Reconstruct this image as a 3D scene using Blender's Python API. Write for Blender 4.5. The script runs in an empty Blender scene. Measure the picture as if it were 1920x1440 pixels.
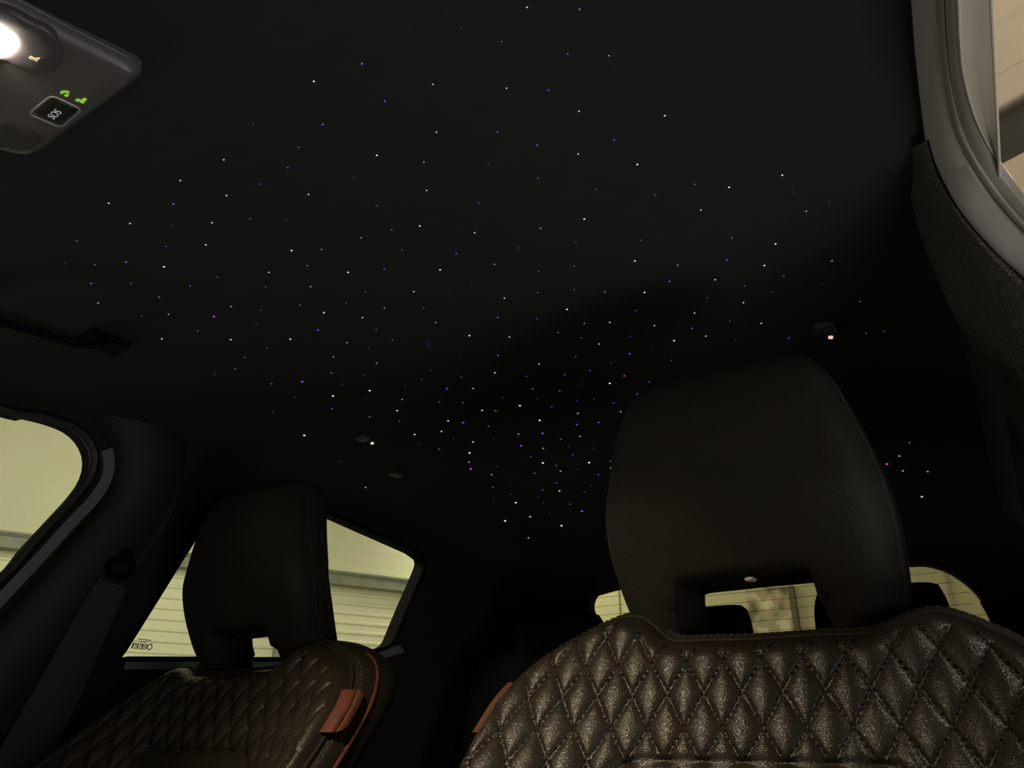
import bpy, bmesh, math, random
import numpy as np
from mathutils import Vector, Matrix
from mathutils.geometry import delaunay_2d_cdt

random.seed(4); np.random.seed(4)
scn = bpy.context.scene
col = scn.collection

# ------------------------------------------------------------------ camera, world, lights, exposure
F = 1400.0; PITCH = math.radians(25); YAW = math.radians(34.5)
CAM = np.array([.53, 0.0, 1.0])
_fh = np.array([-math.sin(YAW), math.cos(YAW), 0]); _R = np.array([math.cos(YAW), math.sin(YAW), 0]); _Z = np.array([0, 0, 1.])
_fw = _fh*math.cos(PITCH) + _Z*math.sin(PITCH); _U = -_fh*math.sin(PITCH) + _Z*math.cos(PITCH)
cd = bpy.data.cameras.new('camera'); cam = bpy.data.objects.new('camera', cd); col.objects.link(cam)
cd.sensor_width = 36; cd.lens = 36*F/1920; cd.clip_start = .02; cd.clip_end = 60
cam.matrix_world = Matrix(((_R[0], _U[0], -_fw[0], CAM[0]), (_R[1], _U[1], -_fw[1], CAM[1]), (_R[2], _U[2], -_fw[2], CAM[2]), (0, 0, 0, 1)))
scn.camera = cam
scn.view_settings.view_transform = 'Standard'; scn.view_settings.look = 'None'
scn.view_settings.gamma = 1; scn.view_settings.use_curve_mapping = False
scn.view_settings.exposure = 0.0
scn.cycles.use_denoising = True
scn.cycles.max_bounces = 6; scn.cycles.diffuse_bounces = 4; scn.cycles.transparent_max_bounces = 12
scn.cycles.sample_clamp_indirect = 4
world = bpy.data.worlds.new('world'); scn.world = world; world.use_nodes = True
world.node_tree.nodes['Background'].inputs[0].default_value = (.01, .01, .012, 1)
world.node_tree.nodes['Background'].inputs[1].default_value = .3

def area(name, loc, target, sx, sy, power, color):
    l = bpy.data.lights.new(name, 'AREA'); l.shape = 'RECTANGLE'; l.size = sx; l.size_y = sy; l.energy = power; l.color = color
    o = bpy.data.objects.new(name, l); col.objects.link(o); o.location = loc
    o.rotation_euler = (Vector(target) - Vector(loc)).to_track_quat('-Z', 'Y').to_euler(); return o
GREEN = (1, .97, .70); WARM = (1, .86, .66)
area('garage_tube_light', (-1.9, 1.2, 2.8), (-3.6, 2.6, .6), .25, 3.0, 88, GREEN)
area('garage_tube_light', (-2.5, 4.5, 2.8), (-2.6, 5.4, 1.2), .25, .9, 22, GREEN)
area('garage_spot_light', (1.30, .10, 2.8), (.55, .60, 1.2), .10, .10, 8, (1, .93, .78))
area('front_fill', (-.9, -2.4, 1.7), (-.3, .6, 1.1), 1.2, .8, 2.6, (1, .93, .76))  # added fill ahead of the car for the seat and headrest fronts
area('side_fill', (-2.1, -.15, .98), (.57, .5, 1.36), .5, .4, 5, (1, .93, .88))  # added fill, aimed across the cabin to brighten the near door trim
area('low_cool_fill', (2.1, -.3, .70), (.5, .5, 1.44), .8, .5, 3.5, (.92, .97, 1.0))  # added cool fill, low outside the door, lifts headliner and trim
area('floor_bounce_fill', (1.25, .35, .30), (.585, .45, 1.39), .5, .5, 5.5, (.97, .97, .92))  # added fill standing in for floor bounce onto the tan side panel
area('garage_tube_light', (2.6, 1.6, 1.3), (1.0, 2.6, 2.9), 1.2, .4, 31, WARM)

# ------------------------------------------------------------------ pixel of the photograph -> point on a plane
def ray(px, py): return (px-960)*_R + (720-py)*_U + F*_fw
def atY(px, py, y): d = ray(px, py); return CAM + d*(y-CAM[1])/d[1]
def atX(px, py, x): d = ray(px, py); return CAM + d*(x-CAM[0])/d[0]
def atZ(px, py, z): d = ray(px, py); return CAM + d*(z-CAM[2])/d[2]
def atPl(px, py, p0, n): d = ray(px, py); n = np.array(n); return CAM + d*np.dot(np.array(p0)-CAM, n)/np.dot(d, n)

# ------------------------------------------------------------------ object helpers
def tag(o, label=None, cat=None, group=None, kind=None):
    if label: o['label'] = label
    if cat: o['category'] = cat
    if group: o['group'] = group
    if kind: o['kind'] = kind
    return o
def empty(name, loc, label=None, cat=None, group=None):
    o = bpy.data.objects.new(name, None); col.objects.link(o); o.location = loc; o.empty_display_size = .05
    return tag(o, label, cat, group)
def build(name, verts, faces, mat, parent=None, smooth=True, autos=None):
    me = bpy.data.meshes.new(name); me.from_pydata([tuple(map(float, v)) for v in verts], [], [tuple(map(int, f)) for f in faces]); me.update()
    bm = bmesh.new(); bm.from_mesh(me); bmesh.ops.recalc_face_normals(bm, faces=bm.faces); bm.to_mesh(me); bm.free()
    if smooth:
        me.polygons.foreach_set('use_smooth', [True]*len(me.polygons))
        if autos: me.set_sharp_from_angle(angle=math.radians(autos))
    me.materials.append(mat)
    o = bpy.data.objects.new(name, me); col.objects.link(o)
    if parent:
        o.parent = parent; o.matrix_parent_inverse = Matrix.Translation(-parent_loc(parent))
    return o
def parent_loc(p):
    v = Vector(p.location)
    # parts of parts: their own location is zero and the inverse keeps world coordinates
    return v
def sub(o, parent):
    o.parent = parent; o.matrix_parent_inverse = Matrix.Identity(4); return o
def setg(o, kind='structure'): o['kind'] = kind; return o

class MB:
    def __init__(s): s.v = []; s.f = []
    def add(s, v, f):
        n = len(s.v); s.v += [tuple(x) for x in v]; s.f += [tuple(i+n for i in q) for q in f]; return s
    def box(s, c, h, ax=None):
        c = np.array(c, float); ax = np.eye(3) if ax is None else np.array(ax, float)
        v = [c + sum(ax[i]*h[i]*sg[i] for i in range(3)) for sg in [(a, b, d) for a in (-1, 1) for b in (-1, 1) for d in (-1, 1)]]
        return s.add(v, [(0, 1, 3, 2), (4, 6, 7, 5), (0, 4, 5, 1), (2, 3, 7, 6), (0, 2, 6, 4), (1, 5, 7, 3)])
    def tube(s, pts, r, seg=8, closed=False, cap=True, rn=None, flat=1.0):
        pts = [np.array(p, float) for p in pts]; n = len(pts); rings = []
        up = np.array([0, 0, 1.]) if rn is None else np.array(rn, float)
        for i, p in enumerate(pts):
            a = pts[(i-1) % n] if (closed or i > 0) else pts[i]; b = pts[(i+1) % n] if (closed or i < n-1) else pts[i]
            t = b-a; t /= (np.linalg.norm(t)+1e-12)
            u = up - t*np.dot(up, t)
            if np.linalg.norm(u) < 1e-3: u = np.array([1., 0, 0]) - t*t[0]
            u /= np.linalg.norm(u); w = np.cross(t, u)
            rr = r[i] if hasattr(r, '__len__') else r
            rings.append([p + rr*(math.cos(2*math.pi*k/seg)*w + flat*math.sin(2*math.pi*k/seg)*u) for k in range(seg)])
        v = [q for ring in rings for q in ring]; f = []
        for i in range(n if closed else n-1):
            j = (i+1) % n
            for k in range(seg): f.append((i*seg+k, i*seg+(k+1) % seg, j*seg+(k+1) % seg, j*seg+k))
        if not closed and cap: f.append(tuple(range(seg))[::-1]); f.append(tuple((n-1)*seg+k for k in range(seg)))
        return s.add(v, f)
    def loft(s, rows):
        n = len(rows[0]); v = [p for r in rows for p in r]; f = []
        for i in range(len(rows)-1):
            for k in range(n-1): f.append((i*n+k, i*n+k+1, (i+1)*n+k+1, (i+1)*n+k))
        return s.add(v, f)
    def build(s, name, mat, parent=None, smooth=True, autos=40): return build(name, s.v, s.f, mat, parent, smooth, autos)

def smooth_curve(pts, m=8, closed=False):
    P = [np.array(p, float) for p in pts]; n = len(P); out = []
    for i in range(n if closed else n-1):
        g = (lambda k: P[k % n]) if closed else (lambda k: P[min(max(k, 0), n-1)])
        p0, p1, p2, p3 = g(i-1), g(i), g(i+1), g(i+2)
        for j in range(m):
            t = j/m
            out.append(.5*((2*p1)+(-p0+p2)*t+(2*p0-5*p1+4*p2-p3)*t*t+(-p0+3*p1-3*p2+p3)*t**3))
    if not closed: out.append(P[-1])
    return out
def resample(pts, step, closed=False):
    P = [np.array(p, float) for p in pts]
    if closed: P = P+[P[0]]
    L = [0]
    for a, b in zip(P, P[1:]): L.append(L[-1]+np.linalg.norm(b-a))
    n = max(3, int(round(L[-1]/step))); out = []
    A = np.array(P); L = np.array(L)
    for i in range(n if closed else n+1):
        t = L[-1]*i/n
        out.append(np.array([np.interp(t, L, A[:, k]) for k in range(A.shape[1])]))
    return out
def round_rect(x0, y0, x1, y1, r, seg=6):
    p = []
    for cx, cy, a0 in ((x1-r, y1-r, 0), (x0+r, y1-r, 90), (x0+r, y0+r, 180), (x1-r, y0+r, 270)):
        for k in range(seg+1):
            a = math.radians(a0+90*k/seg); p.append(np.array([cx+r*math.cos(a), cy+r*math.sin(a)]))
    return p
def seg_dist(Q, loops):
    D = np.full(len(Q), 1e9)
    for lp in loops:
        A = np.array(lp); B = np.roll(A, -1, axis=0)
        for a, b in zip(A, B):
            d = b-a; l2 = d@d+1e-18
            t = np.clip(((Q-a)@d)/l2, 0, 1); D = np.minimum(D, np.hypot(*(Q-(a+t[:, None]*d)).T))
    return D
def inside(Q, lp):
    A = np.array(lp); x, y = Q[:, 0], Q[:, 1]; c = np.zeros(len(Q), bool); j = len(A)-1
    for i in range(len(A)):
        xi, yi = A[i]; xj, yj = A[j]
        m = ((yi > y) != (yj > y)) & (x < (xj-xi)*(y-yi)/(yj-yi+1e-15)+xi); c ^= m; j = i
    return c
def sheet(outline, holes=(), grid=None, rings=()):
    """triangulated 2-D region: returns points (n,2), triangles, distance to the border, count of border points"""
    loops = [outline]+list(holes)
    pts = [np.array(p[:2], float) for lp in loops for p in lp]; edges = []; k = 0
    for lp in loops:
        n = len(lp); edges += [(k+i, k+(i+1) % n) for i in range(n)]; k += n
    nb = k; extra = []
    if rings:
        for lp in loops:
            A = np.array(lp, float)[:, :2]; T = np.roll(A, -1, 0)-np.roll(A, 1, 0); T /= np.linalg.norm(T, axis=1)[:, None]+1e-12
            N = np.stack([-T[:, 1], T[:, 0]], 1)
            for d in rings:
                for sg in (1, -1): extra.append(A+N*d*sg)
    if rings:
        E = np.concatenate(extra); dd = seg_dist(E, loops); ok = inside(E, outline)
        for h in holes: ok &= ~inside(E, h)
        good = np.zeros(len(E), bool)
        for d in rings: good |= abs(dd-d) < d*.08
        E = E[ok & good]
        pts += list(E)
    rmax = max(rings) if rings else 0
    if grid is not None:
        G = grid if isinstance(grid, np.ndarray) else None
        if G is None:
            A = np.array(outline); g = grid
            xs = np.arange(A[:, 0].min(), A[:, 0].max(), g); ys = np.arange(A[:, 1].min(), A[:, 1].max(), g*.9)
            G = np.array([(x+(g/2 if j % 2 else 0), y) for j, y in enumerate(ys) for x in xs])
            gap = g*.45
        else: gap = .002
        ok = inside(G, outline)
        for h in holes: ok &= ~inside(G, h)
        G = G[ok]; dd = seg_dist(G, loops); G = G[dd > rmax+gap]; pts += list(G)
    V, _, Fc, ov, _, _ = delaunay_2d_cdt([Vector(p) for p in pts], edges, [], 0, 1e-7)
    V = np.array([tuple(v) for v in V]); c = np.array([V[list(f)].mean(0) for f in Fc])
    ok = inside(c, outline)
    for h in holes: ok &= ~inside(c, h)
    Fc = [f for f, g in zip(Fc, ok) if g]
    return V, Fc, seg_dist(V, loops)

# ------------------------------------------------------------------ materials
def M(name, color, rough=.6, spec=.5, metal=0, bump=None, emit=None, var=0, vscale=6, sheen=0):
    m = bpy.data.materials.new(name); m.use_nodes = True; nt = m.node_tree; b = nt.nodes['Principled BSDF']
    b.inputs['Base Color'].default_value = (*color, 1); b.inputs['Roughness'].default_value = rough
    b.inputs['Specular IOR Level'].default_value = spec; b.inputs['Metallic'].default_value = metal
    if sheen: b.inputs['Sheen Weight'].default_value = sheen; b.inputs['Sheen Roughness'].default_value = .6
    tc = nt.nodes.new('ShaderNodeTexCoord')
    if var:
        n = nt.nodes.new('ShaderNodeTexNoise'); n.inputs['Scale'].default_value = vscale; n.inputs['Detail'].default_value = 5
        nt.links.new(tc.outputs['Object'], n.inputs['Vector'])
        r = nt.nodes.new('ShaderNodeValToRGB'); r.color_ramp.elements[0].position = .3; r.color_ramp.elements[1].position = .7
        r.color_ramp.elements[0].color = (*[c*(1-var) for c in color], 1); r.color_ramp.elements[1].color = (*[min(1, c*(1+var)) for c in color], 1)
        nt.links.new(n.outputs['Fac'], r.inputs['Fac']); nt.links.new(r.outputs['Color'], b.inputs['Base Color'])
    if bump:
        kind, scale, strength, dist = bump
        if kind == 'leather':
            mp = nt.nodes.new('ShaderNodeMapping'); mp.inputs['Scale'].default_value = (1, 1, 1.7); nt.links.new(tc.outputs['Object'], mp.inputs['Vector'])
            w = nt.nodes.new('ShaderNodeTexNoise'); w.inputs['Scale'].default_value = scale*.35; w.inputs['Detail'].default_value = 2; nt.links.new(mp.outputs[0], w.inputs['Vector'])
            mx = nt.nodes.new('ShaderNodeMixRGB'); mx.inputs[0].default_value = .004; nt.links.new(mp.outputs[0], mx.inputs[1]); nt.links.new(w.outputs['Color'], mx.inputs[2])
            v = nt.nodes.new('ShaderNodeTexVoronoi'); v.feature = 'DISTANCE_TO_EDGE'; v.inputs['Scale'].default_value = scale; nt.links.new(mx.outputs[0], v.inputs['Vector'])
            cr = nt.nodes.new('ShaderNodeValToRGB'); cr.color_ramp.elements[0].position = 0; cr.color_ramp.elements[1].position = .42; cr.color_ramp.interpolation = 'EASE'
            nt.links.new(v.outputs['Distance'], cr.inputs['Fac']); src = cr.outputs['Color']
        else:
            v = nt.nodes.new('ShaderNodeTexNoise'); v.inputs['Scale'].default_value = scale; v.inputs['Detail'].default_value = 6
            nt.links.new(tc.outputs['Object'], v.inputs['Vector']); src = v.outputs['Fac']
        bp = nt.nodes.new('ShaderNodeBump'); bp.inputs['Strength'].default_value = strength; bp.inputs['Distance'].default_value = dist
        nt.links.new(src, bp.inputs['Height']); nt.links.new(bp.outputs['Normal'], b.inputs['Normal'])
    if emit:
        b.inputs['Emission Color'].default_value = (*emit[0], 1); b.inputs['Emission Strength'].default_value = emit[1]
    return m
def glass(name, tint, refl=.05):
    m = bpy.data.materials.new(name); m.use_nodes = True; nt = m.node_tree; nt.nodes.clear()
    o = nt.nodes.new('ShaderNodeOutputMaterial'); t = nt.nodes.new('ShaderNodeBsdfTransparent'); t.inputs[0].default_value = (*tint, 1)
    g = nt.nodes.new('ShaderNodeBsdfGlossy'); g.inputs['Roughness'].default_value = .02
    mx = nt.nodes.new('ShaderNodeMixShader'); mx.inputs[0].default_value = refl
    nt.links.new(t.outputs[0], mx.inputs[1]); nt.links.new(g.outputs[0], mx.inputs[2]); nt.links.new(mx.outputs[0], o.inputs[0]); return m
LEATHER = M('seat leather', (.030, .0245, .018), .35, .5, bump=('leather', 400, .24, .0009), var=.12, vscale=20)
SMOOTHL = M('headrest leather', (.030, .0255, .018), .62, .25, bump=('leather', 520, .5, .0005), var=.1, vscale=12)
PILLAR = M('pillar leather', (.050, .046, .040), .42, .5, bump=('leather', 420, .5, .001))
FABRIC = M('headliner fabric', (.030, .030, .0285), .95, .1, bump=('noise', 900, .25, .0006), var=.04, vscale=40)
TRIM = M('dark trim fabric', (.020, .020, .021), .85, .25, bump=('noise', 700, .2, .0005))
DOORTRIM = M('door edge trim', (.42, .38, .37), .7, .3, bump=('noise', 500, .15, .0005), var=.06)
RUBBER = M('rubber seal', (.36, .33, .30), .45, .5)
BLACK = M('black plastic', (.010, .010, .011), .5, .4)
GREYTRIM = M('grey door frame', (.17, .17, .20), .55, .4, bump=('noise', 900, .1, .0003))
PAINT = M('body paint', (.54, .47, .39), .5, .4, var=.05, vscale=5)
CHROME = M('bright edge', (.55, .50, .42), .3, .6)
THREAD = M('black thread', (.006, .006, .006), .8, .2)
BROWN = M('brown leather', (.16, .055, .036), .5, .4, bump=('noise', 700, .3, .0004), var=.15, vscale=60)
BELT = M('belt webbing', (.045, .045, .042), .8, .3, bump=('noise', 1100, .3, .0004))
CONSOLE = M('console plastic', (.11, .10, .10), .38, .5)
CONSDARK = M('console dark plastic', (.012, .012, .014), .35, .5)
CLAD = M('garage cladding', (.72, .72, .55), .6, .3, var=.05, vscale=3)
CLAD2 = M('garage upper cladding', (.62, .62, .47), .6, .3, var=.05, vscale=2)
STEEL = M('grey steel', (.23, .24, .19), .6, .4, var=.15, vscale=12)
DARKSTEEL = M('dark steel beam', (.075, .075, .078), .6, .4)
CEILP = M('garage ceiling sheet', (.80, .70, .58), .7, .2, var=.04, vscale=3)
CONC = M('concrete', (.30, .29, .26), .85, .2, var=.15)
GLASS = glass('side glass', (.93, .95, .90), .03)
TINT = glass('tinted rear glass', (.70, .70, .60), .03)
WIRE = M('heating wire', (.34, .32, .20), .6, .3)
PALE = M('pale surface', (.8, .74, .68), .5, .4)

BENCH = M('rear bench fabric', (.004, .004, .0045), .9, .1, bump=('noise', 500, .2, .0005))
BELT2 = M('near belt webbing', (.03, .03, .03), .85, .2)

# ------------------------------------------------------------------ the car shell: ceiling
XC = -.04
def zceil(x, y):
    u = abs(x-XC)/.6
    z = 1.487 - .052*u**3.2
    if y > 1.15: z -= .10*((y-1.15)/.8)**1.7
    if y < .6: z -= .018*((.6-y)/.5)**1.3
    return z
def on_ceiling(px, py, off=0.0):
    d = ray(px, py); t0 = 0.05; t1 = None; f0 = 1
    n = d/np.linalg.norm(d); t = .1
    while t < 4:
        p = CAM+n*t
        if p[2] > zceil(p[0], p[1])-off: break
        t += .02
    a, b = t-.02, t
    for _ in range(30):
        m = (a+b)/2; p = CAM+n*m
        if p[2] > zceil(p[0], p[1])-off: b = m
        else: a = m
    return CAM+n*b
def cnorm(x, y):
    e = 1e-3; return np.array([-(zceil(x+e, y)-zceil(x-e, y))/(2*e), -(zceil(x, y+e)-zceil(x, y-e))/(2*e), 1.0])
mb = MB(); xs = np.concatenate([[-.625], np.linspace(-.60, .52, 40), [.552, .576]]); ys = np.linspace(-.55, 1.97, 60)
mb.loft([[(x, y, zceil(x, y)) for x in xs] for y in ys])
n0 = len(mb.v)
mb.loft([[(x, y, zceil(x, y)+.03) for x in xs] for y in ys])
ceil = mb.build('ceiling', FABRIC); setg(ceil); ceil['label'] = 'black fabric headliner of the car roof'

# left body side: a tilted plane with two window openings
TL = .25
pl0 = (-.62, 0, 1.42); pln = (1, 0, -TL)
def LW(px, py, off=0):
    p = atPl(px, py, (pl0[0]+off, 0, 1.42), pln); return np.array([p[1], p[2]])
def L3(q, off=0): return np.array([-.62-TL*(1.42-q[1])+off, q[0], q[1]])
fw_vis = [LW(*p) for p in [(0, 766), (60, 776), (110, 789), (145, 805), (168, 830), (177, 860), (170, 893), (148, 926), (110, 968), (60, 1022), (0, 1088)]]
fr = fw_vis + [np.array([.39, 1.10]), np.array([.10, 1.06]), np.array([-.35, 1.05]), np.array([-.42, 1.15]), np.array([-.20, 1.38]), np.array([.05, 1.42])]
front_hole = resample(smooth_curve(fr, 6, True), .012, True)
rr = [LW(*p) for p in [(222, 1236), (285, 1136), (345, 1040), (385, 978), (408, 948), (432, 932), (475, 930), (520, 936), (590, 950), (700, 998), (780, 1034)]]
rr2 = [LW(*p) for p in [(797, 1046), (797, 1062), (766, 1135), (737, 1206)]]
rr3 = [LW(*p) for p in [(728, 1213), (660, 1230), (540, 1236), (350, 1236), (236, 1236)]]
rear_hole = resample(smooth_curve(rr, 5)+smooth_curve(rr2, 4)+smooth_curve(rr3, 4), .012, True)
wall_out = resample([np.array(p) for p in [(-.5, .45), (1.97, .45), (1.97, 1.36), (1.75, 1.40), (1.45, 1.440), (1.15, 1.452), (.1, 1.445), (-.5, 1.40)]], .04, True)
V, Fc, D = sheet(wall_out, [front_hole, rear_hole], grid=.04)
v = [L3(q) for q in V]; mb = MB().add(v, Fc)
outer = [L3(q, -.035) for q in V]; mb.add(outer, [tuple(reversed(f)) for f in Fc])
wl = mb.build('wall_left', TRIM, autos=35); setg(wl); wl['label'] = 'dark inner side of the car with two window openings'
# fillet joining side and ceiling
mb = MB(); rows = []
for y in np.linspace(-.5, 1.97, 50):
    zt = zceil(-.585, y); zb = zceil(-.62, y)-.004
    rows.append([(-.585, y, zt+.001), (-.603, y, zt*.6+zb*.4-.001), (-.6145, y, zb-.001), (-.6215-TL*(1.42-zb+.008), y, zb-.008)])
mb.loft(rows); c = mb.build('trim_1', TRIM); setg(c); c['label'] = 'roof rail cover above the far side windows'

def band(name, pts, w, off, mat, parent=None, th=.004):
    """flat strip along a curve on the left side plane, going outward from the opening by w"""
    P = np.array([p[:2] for p in pts]); T = np.gradient(P, axis=0); T /= np.linalg.norm(T, axis=1)[:, None]+1e-12
    N = np.stack([T[:, 1], -T[:, 0]], 1)
    rows = [[], [], [], []]
    for p, n in zip(P, N):
        w0, w1 = w
        rows[0].append(L3(p+n*w0, off-.012)); rows[1].append(L3(p+n*(w0+.001), off)); rows[2].append(L3(p+n*(w1-.001), off)); rows[3].append(L3(p+n*w1, off-.012))
    m = MB().loft(rows); return m.build(name, mat, parent)
# window_1: front passenger window with seal, glass
def closed(l): return l+[l[0]]
def pane(name, hole, mat, off, parent):
    V, Fc, D = sheet(resample(hole, .05, True)); return build(name, [L3(q, off) for q in V], Fc, mat, parent, smooth=False)
def seal(name, hole, r, off, mat, parent):
    return MB().tube([L3(q, off) for q in resample(hole, .015, True)], r, 8, closed=True, rn=(1, 0, 0)).build(name, mat, parent)
w1 = empty('window_1', (-.66, .2, 1.2)); setg(w1); w1['label'] = 'front side window on the far side'
pane('pane', front_hole, GLASS, -.024, w1)
seal('rubber_seal', front_hole, .0075, .002, BLACK, w1)
w2 = empty('window_2', (-.66, 1.0, 1.2)); setg(w2); w2['label'] = 'rear side window on the far side'
for hole, w_ in ((front_hole, w1), (rear_hole, w2)):
    a = [L3(q, .001) for q in hole]; b = [L3(q, -.036) for q in hole]
    MB().loft([a+[a[0]], b+[b[0]]]).build('window_frame', BENCH, w_)
g2 = pane('pane', rear_hole, GLASS, -.024, w2)
seal('rubber_seal', rear_hole, .0045, .0, BENCH, w2)
# glass stamp at the lower front corner of window_2
def S3(px, py): q = LW(px, py, -.0225); return np.array([-.62-.0225-TL*(1.42-q[1]), q[0], q[1]])
o = S3(266, 1208); ex = S3(286, 1210)-S3(246, 1206); ex /= np.linalg.norm(ex); ey = S3(266, 1198)-S3(266, 1218); ey = ey-ex*(ey@ex); ey /= np.linalg.norm(ey); ez = np.cross(ex, ey)
pxm = np.linalg.norm(S3(286, 1208)-S3(246, 1208))/40; pym = np.linalg.norm(S3(266, 1198)-S3(266, 1218))/20
mb = MB(); ax = [ex, ey, ez]
def bar(px, py, w, h): mb.box(o+ex*(px-266)*pxm+ey*(1208-py)*pym, (w*pxm/2, h*pym/2, .0002), ax)
bar(268, 1199.5, 26, 1.3)
for k in range(6): bar(261+k*2.6, 1203.7, 1.7, 1.6)
for k, (a, b) in enumerate([(250, 3), (255, 1.2), (259, 2.2), (264, 1.2), (268, 2.4), (272, 1.3), (276, 1.8)]):
    bar(a, 1211.5, b, 8); bar(a+1.6, 1208.5+(k % 3)*2.6, 3, 1.2)
bar(262, 1207.6, 27, 1.2); bar(262, 1216.3, 27, 1.2)
ov = [o+ex*(282.5-266+4.2*math.cos(a))*pxm+ey*(1208-1211.5+5*math.sin(a))*pym for a in np.linspace(0, 2*math.pi, 20, endpoint=False)]
mb.tube(ov, .0009, 4, closed=True, rn=ez)
st = mb.build('glass_stamp', M('etched stamp', (.20, .20, .13), .7), smooth=False); sub(st, g2)
# sill strip under window_2 and pale edge
sill = [S3(222, 1236), S3(236, 1236), S3(330, 1236), S3(540, 1237), S3(660, 1231), S3(737, 1210)]
dn = [S3(212, 1258), S3(236, 1256), S3(330, 1256), S3(540, 1258), S3(660, 1248), S3(740, 1224)]
up_ = np.array([.014, 0, 0]); mb = MB().loft([[p-up_*1.5 for p in sill], [p+up_*1.6 for p in sill], [p+up_*2.2 for p in dn], [p+up_*.2 for p in dn]])
t = mb.build('trim_2', M('door sill grey', (.24, .25, .27), .45, .5)); setg(t); t['label'] = 'grey waist strip under the rear side window'
# B pillar, far side: black seal, grey door frame strip, dark cover, brownish ridge
pv = [LW(*p) for p in [(150, 800), (176, 828), (190, 862), (186, 895), (165, 930), (122, 975), (70, 1032), (0, 1106), (-60, 1170), (-140, 1260)]]
pv = smooth_curve(pv, 5)
fr1 = band('trim_3', pv[8:], (-.001, -.016), .006, GREYTRIM); setg(fr1); fr1['label'] = 'grey door frame strip behind the front side window'
P = [LW(*p) for p in [(60, 752), (130, 766), (185, 790), (214, 830), (220, 880), (205, 930), (160, 990), (100, 1060), (40, 1130), (-40, 1220), (-120, 1310)]]
P = smooth_curve(P, 5); mb = MB(); rows = []
A = np.array(P); T = np.gradient(A, axis=0); T /= np.linalg.norm(T, axis=1)[:, None]; N = np.stack([T[:, 1], -T[:, 0]], 1)
for s, h in ((-.010, .000), (-.004, .012), (.0, .017), (-.012*-1, .024), (.030, .030), (.055, .034), (.085, .032), (.10, .02), (.104, -.01)):
    rows.append([L3(p-n*s, h) for p, n in zip(A, N)])
mb.loft(rows); bp = mb.build('trim_4', M('pillar cover', (.020, .017, .012), .6, .35, bump=('noise', 700, .2, .0005))); setg(bp); bp['label'] = 'dark pillar cover between the far side windows'

# rear wall with the tailgate window
RW = [atY(*p, 1.95) for p in [(1160, 1232), (1130, 1192), (1116, 1168), (1104, 1146), (1103, 1128), (1112, 1111), (1132, 1102), (1175, 1096), (1260, 1089), (1440, 1076), (1600, 1064), (1712, 1057), (1748, 1059), (1790, 1075), (1832, 1108), (1860, 1150), (1876, 1190), (1880, 1230)]]
rwh = resample(smooth_curve([np.array([p[0], p[2]]) for p in RW], 5), .015)
ro = resample([np.array(p) for p in [(-.68, .45), (.68, .45), (.66, 1.2), (.555, 1.36), (.52, 1.392), (-.60, 1.392), (-.64, 1.36), (-.67, 1.2)]], .05, True)
V, Fc, D = sheet(ro, [rwh], grid=.06)
mb = MB().add([(q[0], 1.95, q[1]) for q in V], Fc); mb.add([(q[0], 1.99, q[1]) for q in V], Fc)
mb.loft([[(q[0], 1.95, q[1]) for q in closed(rwh)], [(q[0], 1.99, q[1]) for q in closed(rwh)]])
w = mb.build('wall_rear', TRIM); setg(w); w['label'] = 'dark tailgate trim around the rear window'
w3 = empty('window_3', (XC, 1.97, 1.2)); setg(w3); w3['label'] = 'tinted rear window with thin heating wires'
V, Fc, D = sheet(resample(rwh, .04, True)); gp = build('pane', [(q[0], 1.972, q[1]) for q in V], Fc, TINT, w3, smooth=False)
MB().tube([(q[0], 1.948, q[1]) for q in rwh], .008, 6, closed=True, rn=(0, 1, 0)).build('rubber_seal', BLACK, w3)
for k in range(8):
    z = 1.352-.0245*k; mb = MB(); row = []
    for x in np.linspace(-.56, .46, 40):
        if inside(np.array([[x, z]]), rwh)[0]: row.append((x, 1.969, z+.006*max(0, x)))
    if len(row) > 3:
        h = mb.tube(row, .0005, 4).build('heating_wire', WIRE, w3)
# tailgate strut strip on the near lower side of the rear window
mb = MB().tube([atY(*p, 1.90) for p in [(1842, 1128), (1856, 1152), (1868, 1180), (1880, 1215)]], .006, 6); t = mb.build('trim_5', BLACK); setg(t); t['label'] = 'black strip beside the rear window'

# near side: body wall behind the door opening
rows = []
for y in np.linspace(.66, 1.97, 30):
    zt = min(zceil(.545, y), 1.436); rows.append([(.545+TL*(1.42-z), y, z) for z in np.linspace(zt, .45, 14)])
mb = MB().loft(rows); w = mb.build('wall_right', TRIM); setg(w); w['label'] = 'dark inner side of the car behind the near pillar'
# door opening edge (headliner side) and opening curves, near side
def zedge(y): return 1.4355-.018*max(0, (.6-y)/.5)**1.3
def pc_(x, y, dz): return np.array((x, y, zedge(y)+dz))
def capY(px, py, z, y):
    dz = -.005 if z > 1.41 else -.045
    for _ in range(6): p = atZ(px, py, z); z = zedge(p[1])+dz
    return p if p[1] <= y else atY(px, py, y)
Pin = [pc_(.566, -.25, -.005), pc_(.560, .12, -.005), pc_(.5575, .25, -.005), pc_(.556, .33, -.005), pc_(.555, .38, -.005)]+[capY(*p) for p in [(1710, 0, 1.43, .58), (1717, 80, 1.43, .58), (1726, 160, 1.43, .58), (1740, 262, 1.43, .58), (1757, 318, 1.43, .595), (1800, 396, 1.43, .61), (1860, 466, 1.43, .625), (1922, 524, 1.43, .64), (1985, 590, 1.43, .65), (2060, 690, 1.43, .66), (2160, 860, 1.43, .67)]]
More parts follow.
